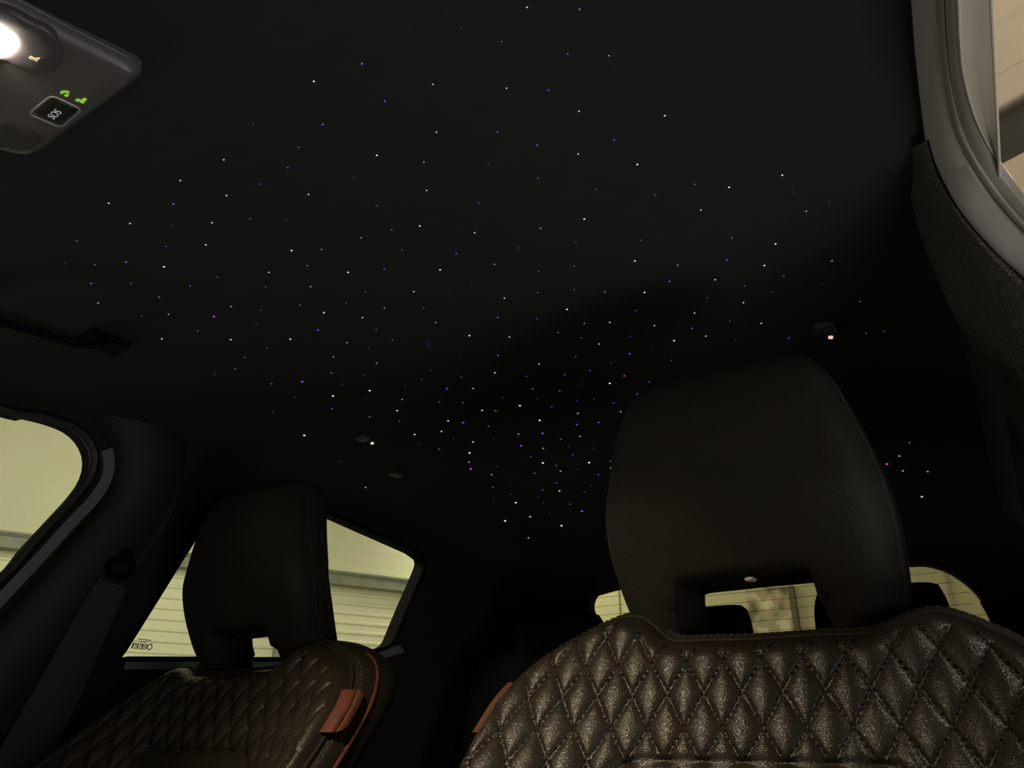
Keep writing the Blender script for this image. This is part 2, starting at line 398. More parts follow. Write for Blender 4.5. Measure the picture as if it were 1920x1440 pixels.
Pout = [pc_(.588, -.25, -.046), pc_(.583, .12, -.046), pc_(.579, .25, -.046), pc_(.5765, .32, -.0455), pc_(.5753, .36, -.045)]+[capY(*p) for p in [(1797, 0, 1.39, .56), (1800, 70, 1.39, .56), (1807, 140, 1.39, .56), (1827, 215, 1.39, .56), (1855, 275, 1.39, .57), (1892, 328, 1.39, .585), (1925, 372, 1.39, .60), (1975, 430, 1.39, .61), (2040, 520, 1.39, .62), (2130, 660, 1.39, .63), (2250, 860, 1.39, .64)]]
A = np.array(smooth_curve(Pin, 8)); B = np.array(smooth_curve(Pout, 8))
def between(prof):
    rows = []
    for t, h in prof:
        r = []
        for a, b in zip(A, B):
            n = (CAM-(a+b)/2); n /= np.linalg.norm(n); r.append(a*(1-t)+b*t+n*h)
        rows.append(r)
    return rows
MBs = MB().loft(between([(-.10, -.012), (0, -.004), (.03, .001), (.10, .003), (.30, .0035), (.52, .002), (.585, -.001), (.60, -.003)]))
t = MBs.build('trim_6', DOORTRIM); setg(t); t['label'] = 'grey padded edge of the open near door frame'
t = MB().loft(between([(.585, -.003), (.60, .0015), (.63, .004), (.67, .0045), (.70, .003), (.72, .001), (.78, .003), (.88, .0035), (.95, .001), (.985, -.002)])).build('trim_7', RUBBER); setg(t); t['label'] = 'rubber door seal along the near door opening'
t = MB().tube(list(B), .0008, 6).build('trim_8', CHROME); setg(t); t['label'] = 'thin bright lip on the near door opening'
# body side rail outboard of the opening
ry = lambda y: np.array((.590-.043*(y-.403), y, 1.385))
keep = [p for p in B if p[1] < .566 and p[2] > 1.36]
rx = [ry(p[1]) for p in keep]+[ry(.60)]
inner = [np.array((p[0]+.0005, p[1], p[2]+.002)) for p in keep]+[keep[-1]+np.array((.003, .02, .004))]
mb = MB().loft([inner, [p*.6+q*.4+np.array((0, 0, .0015)) for p, q in zip(inner, rx)], [p+np.array((-.001, 0, 0)) for p in rx], [p+np.array((.002, 0, .004)) for p in rx], [p+np.array((-.004, 0, .04)) for p in rx]])
t = mb.build('trim_9', PAINT); setg(t); t['label'] = 'tan body panel above the open near door'
t = MB().tube(rx, .0009, 6).build('trim_10', CHROME); setg(t); t['label'] = 'bright outer edge of the tan roof side panel'
# near B pillar cover
Q = [atY(*p) for p in [(1690, 288, .615), (1700, 330, .64), (1722, 430, .68), (1765, 540, .70), (1815, 640, .71), (1880, 760, .72), (1960, 900, .73), (2060, 1060, .74)]]
Pp = [np.array(p) for p in Pin[8:]]
Pp = resample(smooth_curve(Pp, 6), .01); Q = smooth_curve(Q, 8)
n = 40
Pp = [np.array([np.interp(i/(n-1)*(len(Pp)-1), range(len(Pp)), np.array(Pp)[:, k]) for k in range(3)]) for i in range(n)]
Q = [np.array([np.interp(i/(n-1)*(len(Q)-1), range(len(Q)), np.array(Q)[:, k]) for k in range(3)]) for i in range(n)]
rows = []
for t_, h in ((0, -.006), (.03, .001), (.10, .007), (.25, .012), (.5, .013), (.8, .006), (1, -.004)):
    r = []
    for a, b in zip(Pp, Q):
        nn = CAM-(a+b)/2; nn /= np.linalg.norm(nn); r.append(a*(1-t_)+b*t_+nn*h)
    rows.append(r)
back = [q+np.array((.03, .08, -.01)) for q in Q]; rows.append(back)
t = MB().loft(rows).build('trim_11', PILLAR); setg(t); t['label'] = 'padded leather pillar cover beside the near door opening'

# ------------------------------------------------------------------ garage around the car
dw = np.array([.349, .937, 0]); nw = np.array([.937, -.349, 0]); w0 = np.array([-4.2, 1.5, 0])
def ribs(z0, z1, pitch, depth, flat=.55):
    out = []; z = z0
    while z < z1:
        out += [(z, 0), (z+pitch*flat, 0), (z+pitch*(flat+.12), depth), (z+pitch*.86, depth)]; z += pitch
    return out+[(z1, 0)]
def clad(name, a, b, prof, mat, nrm):
    mb = MB(); mb.loft([[a+_Z*z+nrm*d for z, d in prof], [b+_Z*z+nrm*d for z, d in prof]]); return mb.build(name, mat, smooth=False)
a, b = w0-dw*5.5, w0+dw*4.6
o = clad('wall_garage_side', a, b, ribs(0, 1.9, .0625, .008), CLAD, nw); setg(o); o['label'] = 'ribbed pale garage wall beyond the far side windows'
o = clad('wall_garage_side', a-nw*.03, b-nw*.03, ribs(1.9, 3.0, .16, .002, .6), CLAD2, nw); setg(o); o['label'] = 'smoother pale garage wall above the grey beam'
bm_ = empty('steel_beam', w0+_Z*1.94, 'grey steel beam running along the ribbed pale garage wall', 'beam')
MB().box(w0+nw*.05+_Z*1.94, (.05, 5.0, .036), [nw, dw, _Z]).build('web', STEEL, bm_, smooth=False)
MB().box(w0+nw*.06+_Z*1.982, (.06, 5.0, .006), [nw, dw, _Z]).build('flange', STEEL, bm_, smooth=False)
MB().tube([w0+nw*.10+_Z*1.975+dw*s for s in np.linspace(-4.5, 4.5, 20)], .012, 8).build('pipe', STEEL, bm_)
# doorway frame seen low through the far window
pp = atPl(519, 1220, w0+nw*.05, nw); 
mb = MB().box(np.array([pp[0], pp[1], .785]), (.02, .02, .785), [nw, dw, _Z]); mb.box(np.array([pp[0], pp[1], .785])+dw*.07, (.012, .02, .785), [nw, dw, _Z])
o = mb.build('wall_post', STEEL, smooth=False); tag(o, 'grey upright post standing low against the ribbed garage wall', 'post')
o = MB().box((1.0, 5.56, 1.5), (5.0, .05, 1.5)).build('wall_garage_rear', M('rear garage wall', (.60, .58, .40), .7, .2, var=.05, vscale=1.5), smooth=False); setg(o); o['label'] = 'pale garage wall behind the car'
sx = atY(1165, 1125, 5.5)[0]
for k in range(5):
    o = MB().box((sx+1.15*k-.02, 5.505, 1.5), (.006, .012, 1.5)).build('trim_12' if k == 0 else 'trim_%d' % (12+k), M('wall joint', (.42, .41, .28), .7) if k == 0 else bpy.data.materials['wall joint'], smooth=False); setg(o); o['label'] = 'upright joint strip on the garage rear wall'
# poster
pc = [atY(1402, 1118, 5.48), atY(1477, 1105, 5.48), atY(1488, 1200, 5.48)]
px0, px1, pz1 = pc[0][0]-.01, pc[1][0]+.01, pc[1][2]+.02; pz0 = pz1-.72
pm = bpy.data.materials.new('poster print'); pm.use_nodes = True; nt = pm.node_tree; bs = nt.nodes['Principled BSDF']; bs.inputs['Roughness'].default_value = .5
tc = nt.nodes.new('ShaderNodeTexCoord'); nz = nt.nodes.new('ShaderNodeTexNoise'); nz.inputs['Scale'].default_value = 5; nz.inputs['Detail'].default_value = 2.5; nt.links.new(tc.outputs['Object'], nz.inputs['Vector'])
cr = nt.nodes.new('ShaderNodeValToRGB'); cr.color_ramp.elements[0].position = .40; cr.color_ramp.elements[0].color = (.10, .09, .05, 1); cr.color_ramp.elements[1].position = .62; cr.color_ramp.elements[1].color = (.75, .75, .60, 1)
for pos, c in ((.46, (.26, .24, .12, 1)), (.50, (.42, .42, .30, 1)), (.55, (.50, .36, .24, 1))):
    e = cr.color_ramp.elements.new(pos); e.color = c
nt.links.new(nz.outputs['Fac'], cr.inputs['Fac']); nt.links.new(cr.outputs['Color'], bs.inputs['Base Color'])
po = empty('poster', ((px0+px1)/2, 5.48, pz0), 'picture board with a blurred brown and pale print on the garage rear wall', 'poster')
MB().box(((px0+px1)/2, 5.49, (pz0+pz1)/2), ((px1-px0)/2, .008, (pz1-pz0)/2)).build('board', pm, po, smooth=False)
MB().box((px1+.012, 5.485, (pz0+pz1)/2), (.018, .018, (pz1-pz0)/2)).build('frame', M('poster frame', (.13, .12, .07), .6), po, smooth=False)
# garage ceiling with corrugated sheets and a dark beam
ang = math.radians(160); db = np.array([math.cos(ang), math.sin(ang), 0]); nb = np.array([-db[1], db[0], 0]) * (1 if -db[1] > 0 or db[0] > 0 else -1)
if nb[1] < 0: nb = -nb
q0 = atZ(1873, 235, 2.86)
mb = MB(); prof = []
s = -6.0
while s < 6.0: prof += [(s, .0), (s+.15, .0), (s+.19, .025), (s+.26, .025)]; s += .30
mb.loft([[q0*[1, 1, 0]+db*-9+nb*s+_Z*(2.93+h) for s, h in prof], [q0*[1, 1, 0]+db*9+nb*s+_Z*(2.93+h) for s, h in prof]])
o = mb.build('ceiling_garage', CEILP, smooth=False); setg(o); o['label'] = 'corrugated beige garage ceiling above the open door'
q1 = atZ(1877, 308, 2.86); wd = abs((q1-q0)@nb)
o = MB().box(q0*[1, 1, 0]+nb*wd/2+_Z*2.87, (9, wd/2, .01), [db, nb, _Z]).build('ceiling_beam', DARKSTEEL, smooth=False); tag(o, 'dark steel beam crossing the corrugated beige garage ceiling', 'beam')
o = MB().box((0, 1.5, -.05), (8, 7, .05)).build('floor', CONC, smooth=False); setg(o)
o = MB().box((5.2, 1.5, 1.5), (.05, 7, 1.6)).build('wall_garage_near', CLAD2, smooth=False); setg(o)
o = MB().box((0, -4.6, 1.5), (8, .05, 1.6)).build('wall_garage_front', CLAD2, smooth=False); setg(o)

# ------------------------------------------------------------------ front seats
REC = math.tan(math.radians(20)); SX = .32      # the seat nearest the camera is built in place; the other is a copy
def seat_y(z): return .66+(z-1.08)*REC
inner = [(-.05, 1.074), (-.080, 1.076), (-.100, 1.092), (-.117, 1.101), (-.142, 1.099), (-.178, 1.085), (-.210, 1.067), (-.234, 1.036), (-.242, 1.00), (-.244, .97), (-.244, .93), (-.246, .86), (-.246, .60)]
outer = [(0, 1.072), (.05, 1.072), (.090, 1.071), (.112, 1.078), (.132, 1.084), (.148, 1.082), (.170, 1.070), (.195, 1.052), (.222, 1.024), (.240, .995), (.249, .96), (.254, .92), (.256, .86), (.256, .60)]
full = [np.array([p[0]+SX, p[1]]) for p in smooth_curve(list(reversed(inner))+outer, 5)]
full = resample(full, .0065, True)
W, HD, QX, QZ = .0325, .052, .217, 1.029
ins = round_rect(SX-.122, .62, SX+.122, .979, .03)
def quilt(X, Z, D):
    a = (X-QX)/W+(Z-QZ)/HD; b = (X-QX)/W-(Z-QZ)/HD
    k = 1/math.hypot(1/W, 1/HD)
    da = np.abs(a-np.round(a))*k; db_ = np.abs(b-np.round(b))*k
    sep = .0016*(.5+.5*np.cos(2*np.pi*(Z-QZ)/(HD/1.0)))
    pil = .0043*np.clip(np.abs(np.sin(np.pi*a)*np.sin(np.pi*b)), 0, 1)**.6
    g = np.minimum(np.abs(da-sep), np.abs(db_-sep)); groove = -.0012*np.exp(-(g/.0009)**2)
    h = pil+groove
    di = seg_dist(np.stack([X, Z], 1), [ins]); ii = inside(np.stack([X, Z], 1), ins)
    fade = np.clip(di/.008, 0, 1); h = np.where(ii, .003*np.sqrt(np.clip(di/.012, 0, 1)), h*fade)
    h -= .004*np.exp(-(di/.0025)**2)
    return h
def bol(u, z):
    return .55*(np.clip(u-.35, 0, .65)/.65)**1.4*np.clip(1.082-z, 0, .15)
def edge_y(p):     # forward sweep of the seat border at the side bolsters
    return seat_y(p[1])-float(bol(min(1, abs(p[0]-SX)/.255), p[1]))
def make_seat():
    root = empty('car_seat', (SX, .50, .45))
    # quilted front cover
    gx = []
    offs = sorted(set([s_*d_ for s_ in (1, -1) for d_ in (0, .0008, .0016, .0026, .0048, .0085, .0137)])); kk = W*HD/math.hypot(W, HD)
    av = sorted([i_+d_/kk for i_ in range(-24, 25) for d_ in offs if d_ > -.0137])
    for a_ in av:
        for b_ in av:
            x = QX+W*(a_+b_)/2; z = QZ+HD*(a_-b_)/2
            if .90 < z < 1.10 and abs(x-SX) < .26: gx.append((x, z))
    for j, z in enumerate(np.arange(.61, .90, .02)):
        for x in np.arange(SX-.27, SX+.27, .02): gx.append((x, z))
    rings = [.001, .0025, .0045]
    V, Fc, D = sheet(full, grid=np.array(gx), rings=rings)
    r = .015; t = np.clip(D/r, 0, 1); prof = (1-(1-t)**2.4)**(1/2.4)
    U_ = (V[:, 0]-SX)/.255
    base = .024*(1-prof) - bol(np.abs(U_), V[:, 1])
    q = quilt(V[:, 0], V[:, 1], D)*np.clip((D-.003)/.007, 0, 1)
    y = seat_y(V[:, 1])+base-q
    cover = build('quilted_cover', np.stack([V[:, 0], y, V[:, 1]], 1), Fc, LEATHER, root)
    # stitches
    mb = MB(); k = math.hypot(1/W, 1/HD); tri = None
    def surf(x, z):
        P = np.array([[x, z]]); d = seg_dist(P, [full])[0]
        t = min(1, d/r); pr = (1-(1-t)**2.4)**(1/2.4); u = (x-SX)/.255
        b_ = .024*(1-pr)-float(bol(abs(u), z))
        return seat_y(z)+b_-quilt(P[:, 0], P[:, 1], None)[0]*min(1, max(0, (d-.003)/.007)), d
    zs = np.arange(.935, 1.094, .0046)
    for fam in (1, -1):
        for i in range(-16, 17):
            for side in (1, -1):
                for z in zs:
                    def pt(zz):
                        sep = .0016*(.5+.5*math.cos(2*math.pi*(zz-QZ)/HD))
                        return QX+W*(i-fam*(zz-QZ)/HD)+side*sep*W*k
                    x0, x1 = pt(z), pt(z+.0028); xm = (x0+x1)/2
                    if abs(xm-SX) > .25: continue
                    P = np.array([[xm, z+.0014]])
                    if not inside(P, full)[0] or seg_dist(P, [full])[0] < .005: continue
                    if inside(P, ins)[0]: continue
                    s0, _ = surf(x0, z); s1, _ = surf(x1, z+.0028)
                    a_, b_ = np.array([x0, s0-.0004, z]), np.array([x1, s1-.0004, z+.0028])
                    mb.tube([a_, b_], .00050, 4, rn=(0, 1, 0))
    st = mb.build('stitching', THREAD, root, smooth=False); st['kind'] = 'stuff'
    # leather border behind the cover: welt, side wall, back
    fl = [p for p in full]; A_ = np.array(fl); T = np.roll(A_, -1, 0)-np.roll(A_, 1, 0); T /= np.linalg.norm(T, axis=1)[:, None]; N = np.stack([T[:, 1], -T[:, 0]], 1)
    c = A_.mean(0)
    if ((A_-c)*N).sum() < 0: N = -N
    rows = []
    for off, dy in ((-.003, .023), (.0, .027), (.002, .030), (.0055, .033), (.008, .040), (.0085, .060), (.008, .082), (.006, .094), (.000, .102), (-.012, .108), (-.035, .112)):
        rows.append([(p[0]+n[0]*off, edge_y(p)+dy, p[1]+n[1]*off) for p, n in zip(A_, N)])
    rows = [r_+[r_[0]] for r_ in rows]
    mb = MB().loft(rows)
    n_ = len(mb.v); last = rows[-1][:-1]; mb.add(last, [tuple(range(len(last)))])
    mb.build('side_panel', SMOOTHL, root, autos=50)
    MB().tube([(p[0]+n[0]*.001, edge_y(p)+.0245, p[1]+n[1]*.001) for p, n in zip(A_, N)], .0022, 7, closed=True, rn=(0, 1, 0)).build('welt', SMOOTHL, root)
    bro = [(p[0]+n[0]*.0080, edge_y(p)+.060, p[1]+n[1]*.0080) for p, n in zip(A_, N) if p[1] < 1.085 and abs(p[0]-SX) > .17]
    for sg in (-1,):
        pts = sorted([q for q in bro if (q[0]-SX)*sg > 0], key=lambda q: q[2])
        MB().tube(pts, .0026, 7, rn=(0, 1, 0)).build('piping', BROWN, root)['label'] = 'brown leather piping'
    # seam stitches on the side
    mb = MB()
    for p, n, t_ in zip(A_, N, T):
        if p[1] > .62:
            q = np.array((p[0]+n[0]*.0065, edge_y(p)+.0345, p[1]+n[1]*.0065)); d = np.array((t_[0], t_[1]*REC, t_[1]))*.0016
            mb.tube([q-d, q+d], .0006, 4, rn=(0, 1, 0))
    s2 = mb.build('stitching', M('grey thread', (.10, .09, .08), .7) if 'grey thread' not in bpy.data.materials else bpy.data.materials['grey thread'], root, smooth=False); s2['kind'] = 'stuff'
    # lower cushion and base, below the frame
    rr_ = round_rect(SX-.26, -.02, SX+.26, .50, .06)
    mb = MB(); V2, F2, D2 = sheet(resample(rr_, .03, True), grid=.03)
    top = [(q[0], q[1], .56+.02*math.sqrt(min(1, d/.05))) for q, d in zip(V2, D2)]; bot = [(q[0], q[1], .42) for q in V2]
    mb.add(top, F2); mb.add(bot, F2); e = resample(rr_, .03, True)
    mb.loft([[(q[0], q[1], .56) for q in closed(e)], [(q[0], q[1], .42) for q in closed(e)]]); mb.build('cushion', LEATHER, root)
    mb = MB().box((SX, .25, .36), (.2, .2, .06)); mb.box((SX-.22, .25, .30), (.02, .24, .03)); mb.box((SX+.22, .25, .30), (.02, .24, .03)); mb.build('seat_frame', BLACK, root, smooth=False)
    # headrest
    HX = SX-.008
    def hb(z):  # forward surface position: belly in the middle, swept back at the foot
        yy = .645
        if z < 1.20: yy += .050*((1.20-z)/.12)**1.4
        if z > 1.24: yy += .016*((z-1.24)/.095)**2
        return yy
    hh = [(0, 1.343), (.050, 1.342), (.084, 1.335), (.102, 1.314), (.114, 1.282), (.125, 1.24), (.133, 1.20), (.135, 1.165), (.132, 1.13), (.126, 1.10), (.112, 1.075), (.092, 1.062), (.074, 1.064), (.064, 1.076), (.0585, 1.095), (.0580, 1.117), (.0572, 1.1222), (.0530, 1.1240), (.030, 1.1243), (.0, 1.1245)]
    hc = smooth_curve(hh, 5)
    lp = [np.array([HX+p[0], p[1]]) for p in hc]+[np.array([HX-p[0], p[1]]) for p in reversed(hc[1:-1])]
    lp = resample(lp, .006, True)
    rings = [.0012, .003, .006, .010, .015, .021]
    V, Fc, D = sheet(lp, grid=.009, rings=rings)
    r_ = .026; lpa = np.array(lp); isin = (np.abs(lpa[:, 0]-HX) < .068) & (lpa[:, 1] < 1.128) & (lpa[:, 1] > 1.066)
    def pdist(sel):
        P_ = lpa[sel]; return np.min(np.hypot(V[:, None, 0]-P_[None, :, 0], V[:, None, 1]-P_[None, :, 1]), axis=1)
    Dh = pdist(isin); Do = np.where(D < Dh-1e-6, D, pdist(~isin)); Dh = np.where(np.abs(Dh-D) < .003, D, Dh)
    pr_ = lambda d, r0: (1-(1-np.clip(d/r0, 0, 1))**2.2)**(1/2.2)
    pf = np.minimum(pr_(Do, .026), pr_(Dh, .009+.017*np.clip((1.105-V[:, 1])/.035, 0, 1)))
    TH = .052
    yc = np.array([hb(z) for z in V[:, 1]]); uu = (V[:, 0]-HX)/.13
    yf = yc+TH-TH*pf + .010*uu**2
    yb = yc+TH+.030*pf
    front = np.stack([V[:, 0], yf, V[:, 1]], 1); back_ = np.stack([V[:, 0], yb, V[:, 1]], 1)
    mb = MB().add(front, Fc); mb.add(back_, [tuple(reversed(f)) for f in Fc])
    me_o = mb.build('headrest', SMOOTHL, root)
    bm = bmesh.new(); bm.from_mesh(me_o.data); bmesh.ops.remove_doubles(bm, verts=bm.verts, dist=1e-5); bmesh.ops.recalc_face_normals(bm, faces=bm.faces); bm.to_mesh(me_o.data); bm.free()
    # seam line around the headrest flank with small stitches
    A2 = np.array(lp); T2 = np.roll(A2, -1, 0)-np.roll(A2, 1, 0); T2 /= np.linalg.norm(T2, axis=1)[:, None]; N2 = np.stack([T2[:, 1], -T2[:, 0]], 1)
    if ((A2-A2.mean(0))*N2).sum() < 0: N2 = -N2
    def hs(p, n, ins_, dy):
        d = ins_; tt = min(1, d/r_); f = (1-(1-tt)**2.2)**(1/2.2); q = p-n*ins_
        return np.array((q[0], hb(q[1])+TH-TH*f+.010*((q[0]-HX)/.13)**2+dy, q[1]))
    outer_pts = [(p, n) for p, n in zip(A2, N2) if (abs(p[0]-HX) > .09 and p[1] > 1.09) or p[1] > 1.27]
    half_r = sorted([(p, n) for p, n in outer_pts if p[0] > HX], key=lambda e: -e[0][1]); half_l = sorted([(p, n) for p, n in outer_pts if p[0] <= HX], key=lambda e: -e[0][1])
    line = list(reversed(half_l))+half_r
    seam = MB().tube([hs(p, n, .0035, -.0002) for p, n in line], .0011, 6, rn=(0, 1, 0)).build('seam', SMOOTHL); sub(seam, me_o)
    mb = MB()
    for (p, n), (p2, n2) in zip(line, line[1:]):
        for f0 in (.15, .65):
            a_ = hs(p*(1-f0)+p2*f0, n, .002, -.0006); b_ = hs(p*(1-f0-.3)+p2*(f0+.3), n, .002, -.0006); mb.tube([a_, b_], .0004, 4)
    ss = mb.build('stitching', bpy.data.materials['grey thread'], smooth=False); sub(ss, me_o); ss['kind'] = 'stuff'
    for sx_ in (-.085, .085):
        p = MB().tube([(HX+sx_*.9, .745, 1.02), (HX+sx_*.9, .748, 1.10)], .007, 12).build('post', M('dark steel post', (.08, .08, .08), .3, .5, 1) if 'dark steel post' not in bpy.data.materials else bpy.data.materials['dark steel post']); sub(p, me_o)
        g = MB().tube([(HX+sx_*.9, .742, 1.062), (HX+sx_*.9, .743, 1.070)], .014, 12).build('guide_sleeve', BLACK, root)
    # small pale fleck on the underside of the headrest bridge
    return root, me_o
seat, hr = make_seat()
tag(seat, 'quilted black leather driver seat filling the lower frame, brown tab on its inner edge', 'car seat', 'front seats')
p = atY(1403, 1085, hb_y if False else .668)
lab = MB(); cpt = atY(1403, 1085, .66); exx = np.array((1., 0, 0)); ezz = np.array((0, .3, 1.)); ezz /= np.linalg.norm(ezz)
shape = [(-.0035, -.0008), (-.0028, .0014), (.001, .0017), (.0042, .0009), (.0020, -.0012), (-.002, -.0016)]
fr_ = [cpt+exx*a+ezz*b for a, b in shape]; bk = [q+np.array((0, .012, 0)) for q in fr_]
lab.add(fr_+bk, [tuple(range(6)), tuple(range(11, 5, -1))]+[(i, (i+1) % 6, 6+(i+1) % 6, 6+i) for i in range(6)])
lb = lab.build('pale_fleck', PALE, smooth=False); sub(lb, hr); lb['label'] = 'tiny pale fleck'
# brown leather tabs sewn on the inner seat edges
def tab(root, cx, pts_z, side):
    # straddles the cover edge: a folded strip plus a flap lying on the side panel
    z0, z1 = pts_z; mb = MB(); rows = []
    zz = np.linspace(z0, z1, 9); A_ = np.array(full)
    def edge(z):
        c = A_[(A_[:, 0]-SX)*side > .15]; i = np.argsort(c[:, 1]); x = np.interp(z, c[i, 1], c[i, 0]); return cx+(x-SX)
    s_ = side
    ey = lambda z: edge_y((SX+side*.25, z))
    for dx, dy in ((-.004, .0165), (.0060, .0180), (.0115, .0215), (.0125, .0255), (.0115, .0280)):
        rows.append([(edge(z)+s_*dx, ey(z)+dy, z) for z in zz])
    mb.loft(rows); mb.loft([[(p[0]-s_*.002, p[1]+.001, p[2]) for p in r] for r in rows])
    t1 = mb.build('brown_tab', BROWN, root); t1['label'] = 'brown leather tab on the seat edge'
    rows = []
    for k_, (dx, dy) in enumerate(((.0115, .0280), (.0140, .0297), (.0150, .0335), (.0145, .0385))):
        sh = .004*(k_ == 3); zz2 = np.linspace(z0+sh+.001*k_, z1-sh*1.5-.001*k_, 9)
        rows.append([(edge(z)+s_*dx, ey(z)+dy, z) for z in zz2])
    mb = MB().loft(rows); mb.loft([[(p[0]-s_*.0015, p[1], p[2]) for p in r] for r in rows]); fl = mb.build('flap', BROWN); sub(fl, t1)
    # embossed marks
    mb = MB(); zm = (z0+z1)/2
    for j in range(3):
        zj = zm-.006+.006*j; c_ = np.array((edge(zj)+s_*.0147, ey(zj)+.033, zj))
        mb.tube([c_+np.array((0, .0018*math.cos(a), .0022*math.sin(a))) for a in np.linspace(0, 2*math.pi, 10, endpoint=False)], .0004, 4, closed=True, rn=(1, 0, 0))
    e_ = mb.build('embossed_mark', BROWN); sub(e_, t1)

tab(seat, SX, (1.000, 1.044), -1)
# the seat across: a copy with all its parts
def copy_tree(o, parent=None):
    c = o.copy(); col.objects.link(c)
    if parent: c.parent = parent; c.matrix_parent_inverse = o.matrix_parent_inverse.copy()
    for ch in list(o.children): copy_tree(ch, c)
    return c
lb.parent = None
seat2 = copy_tree(seat)
sub(lb, hr)
seat2.location.x += -.375-SX; seat2.scale.x = -1
tag(seat2, 'quilted black leather passenger seat with brown piping, in front of the rear side window', 'car seat', 'front seats')
for ch in seat2.children:
    if ch.name.startswith('headrest'): ch.location.x += .031
# ------------------------------------------------------------------ seat belt on the far pillar
belt = empty('seat_belt', (-.58, .6, 1.2), 'black seat belt hanging from the pillar behind the passenger seat', 'seat belt')
def BP(px, py, off=.04): q = LW(px, py, off); return L3(q, off)
Lc = [BP(*p) for p in [(186, 1084), (150, 1140), (75, 1275), (0, 1405), (-60, 1510)]]; Rc = [BP(*p) for p in [(240, 1104), (215, 1155), (150, 1305), (86, 1440), (40, 1540)]]
Lc = smooth_curve(Lc, 6); Rc = smooth_curve(Rc, 6); b1 = [p*.5+q*.5+np.array((.002, 0, 0)) for p, q in zip(Lc, Rc)]
th = np.array((.0015, 0, 0)); MB().loft([Lc, b1, Rc, [p-th for p in Rc], [p-th for p in b1], [p-th for p in Lc], Lc]).build('webbing', BELT, belt)
dr = BP(228, 1060, .035); mb = MB()
ringp = [dr+np.array((0, .020*math.cos(a), .013*math.sin(a)-.004)) for a in np.linspace(0, 2*math.pi, 20, endpoint=False)]
mb.tube(ringp, .006, 8, closed=True, rn=(1, 0, 0)); mb.build('guide_loop', BENCH, belt)
MB().tube([dr+np.array((-.02, 0, .014)), dr+np.array((.012, 0, .014))], .011, 14, rn=(0, 0, 1)).build('bolt_cover', M('glossy black', (.006, .006, .007), .3), belt)
# seat belt strap on the near pillar
belt2 = empty('seat_belt', (.55, .72, 1.2), 'dark seat belt strap hanging at the near pillar behind the driver seat', 'seat belt')
Lc = smooth_curve([atY(*p, .70) for p in [(1812, 662), (1830, 740), (1852, 850), (1880, 960)]], 5); Rc = smooth_curve([atY(*p, .685) for p in [(1868, 700), (1882, 770), (1902, 880), (1925, 990)]], 5)
MB().loft([Lc, Rc, [p+np.array((0, .002, 0)) for p in Rc], [p+np.array((0, .002, 0)) for p in Lc], Lc]).build('webbing', BELT2, belt2)

# ------------------------------------------------------------------ grab handle over the passenger window
gh = empty('grab_handle', (-.6, .25, 1.42), 'black grab handle on the roof rail above the front side window', 'grab handle')
hp = [on_ceiling(*p, .006)+np.array((.0, 0, -z)) for p, z in [((-90, 548), .0), ((-60, 556), .018), ((0, 566), .026), ((60, 580), .027), ((120, 602), .026), ((170, 624), .018), ((196, 640), .0)]]
MB().tube(smooth_curve(hp, 6), .009, 10, flat=.6).build('grip', BENCH, gh)
for p in ((-85, 546), (194, 640)):
    q = on_ceiling(*p, .004); MB().box(q, (.018, .026, .006)).build('mount', BENCH, gh, smooth=False)

# ------------------------------------------------------------------ rear bench and its headrests
bench = empty('rear_bench', (XC, 1.55, .5), 'black rear bench with three headrests under the rear window', 'car seat')
ro_ = round_rect(-.60, .55, .52, 1.165, .05); V, Fc, D = sheet(resample(ro_, .03, True), grid=.04, rings=[.006, .015])
pf = np.sqrt(1-(1-np.clip(D/.03, 0, 1))**2); yy = 1.47+(V[:, 1]-1.16)*.35
MB().add(np.stack([V[:, 0], yy+.03-.03*pf, V[:, 1]], 1), Fc).add(np.stack([V[:, 0], yy+.05+.05*pf, V[:, 1]], 1), Fc).build('backrest', BENCH, bench)
V, Fc, D = sheet(resample(round_rect(-.60, .95, .52, 1.42, .05), .04, True), grid=.06)
MB().add([(q[0], q[1], .58+.02*min(1, d/.04)) for q, d in zip(V, D)], Fc).add([(q[0], q[1], .40) for q in V], Fc).build('cushion', BENCH, bench)
for cx_, hw, zt in ((.290, .112, 1.236), (-.022, .082, 1.226), (-.372, .112, 1.236)):
    ol = resample(smooth_curve([np.array(p) for p in [(cx_-hw*.80, zt), (cx_, zt+.003), (cx_+hw*.80, zt), (cx_+hw*.95, zt-.018), (cx_+hw, zt-.06), (cx_+hw*.9, zt-.10), (cx_-hw*.9, zt-.10), (cx_-hw, zt-.06), (cx_-hw*.95, zt-.018)]], 5, True), .012, True)
    V, Fc, D = sheet(ol, grid=.02, rings=[.003, .008, .016]); pf = (1-(1-np.clip(D/.022, 0, 1))**2.2)**(1/2.2)
    h = MB().add(np.stack([V[:, 0], 1.50-.022*pf, V[:, 1]], 1), Fc).add(np.stack([V[:, 0], 1.50+.03*pf, V[:, 1]], 1), Fc).build('headrest', BENCH, bench)
    for s in (-.5, .5):
        q = MB().tube([(cx_+hw*s, 1.505, zt-.14), (cx_+hw*s, 1.505, zt-.08)], .006, 8).build('post', BENCH); sub(q, h)

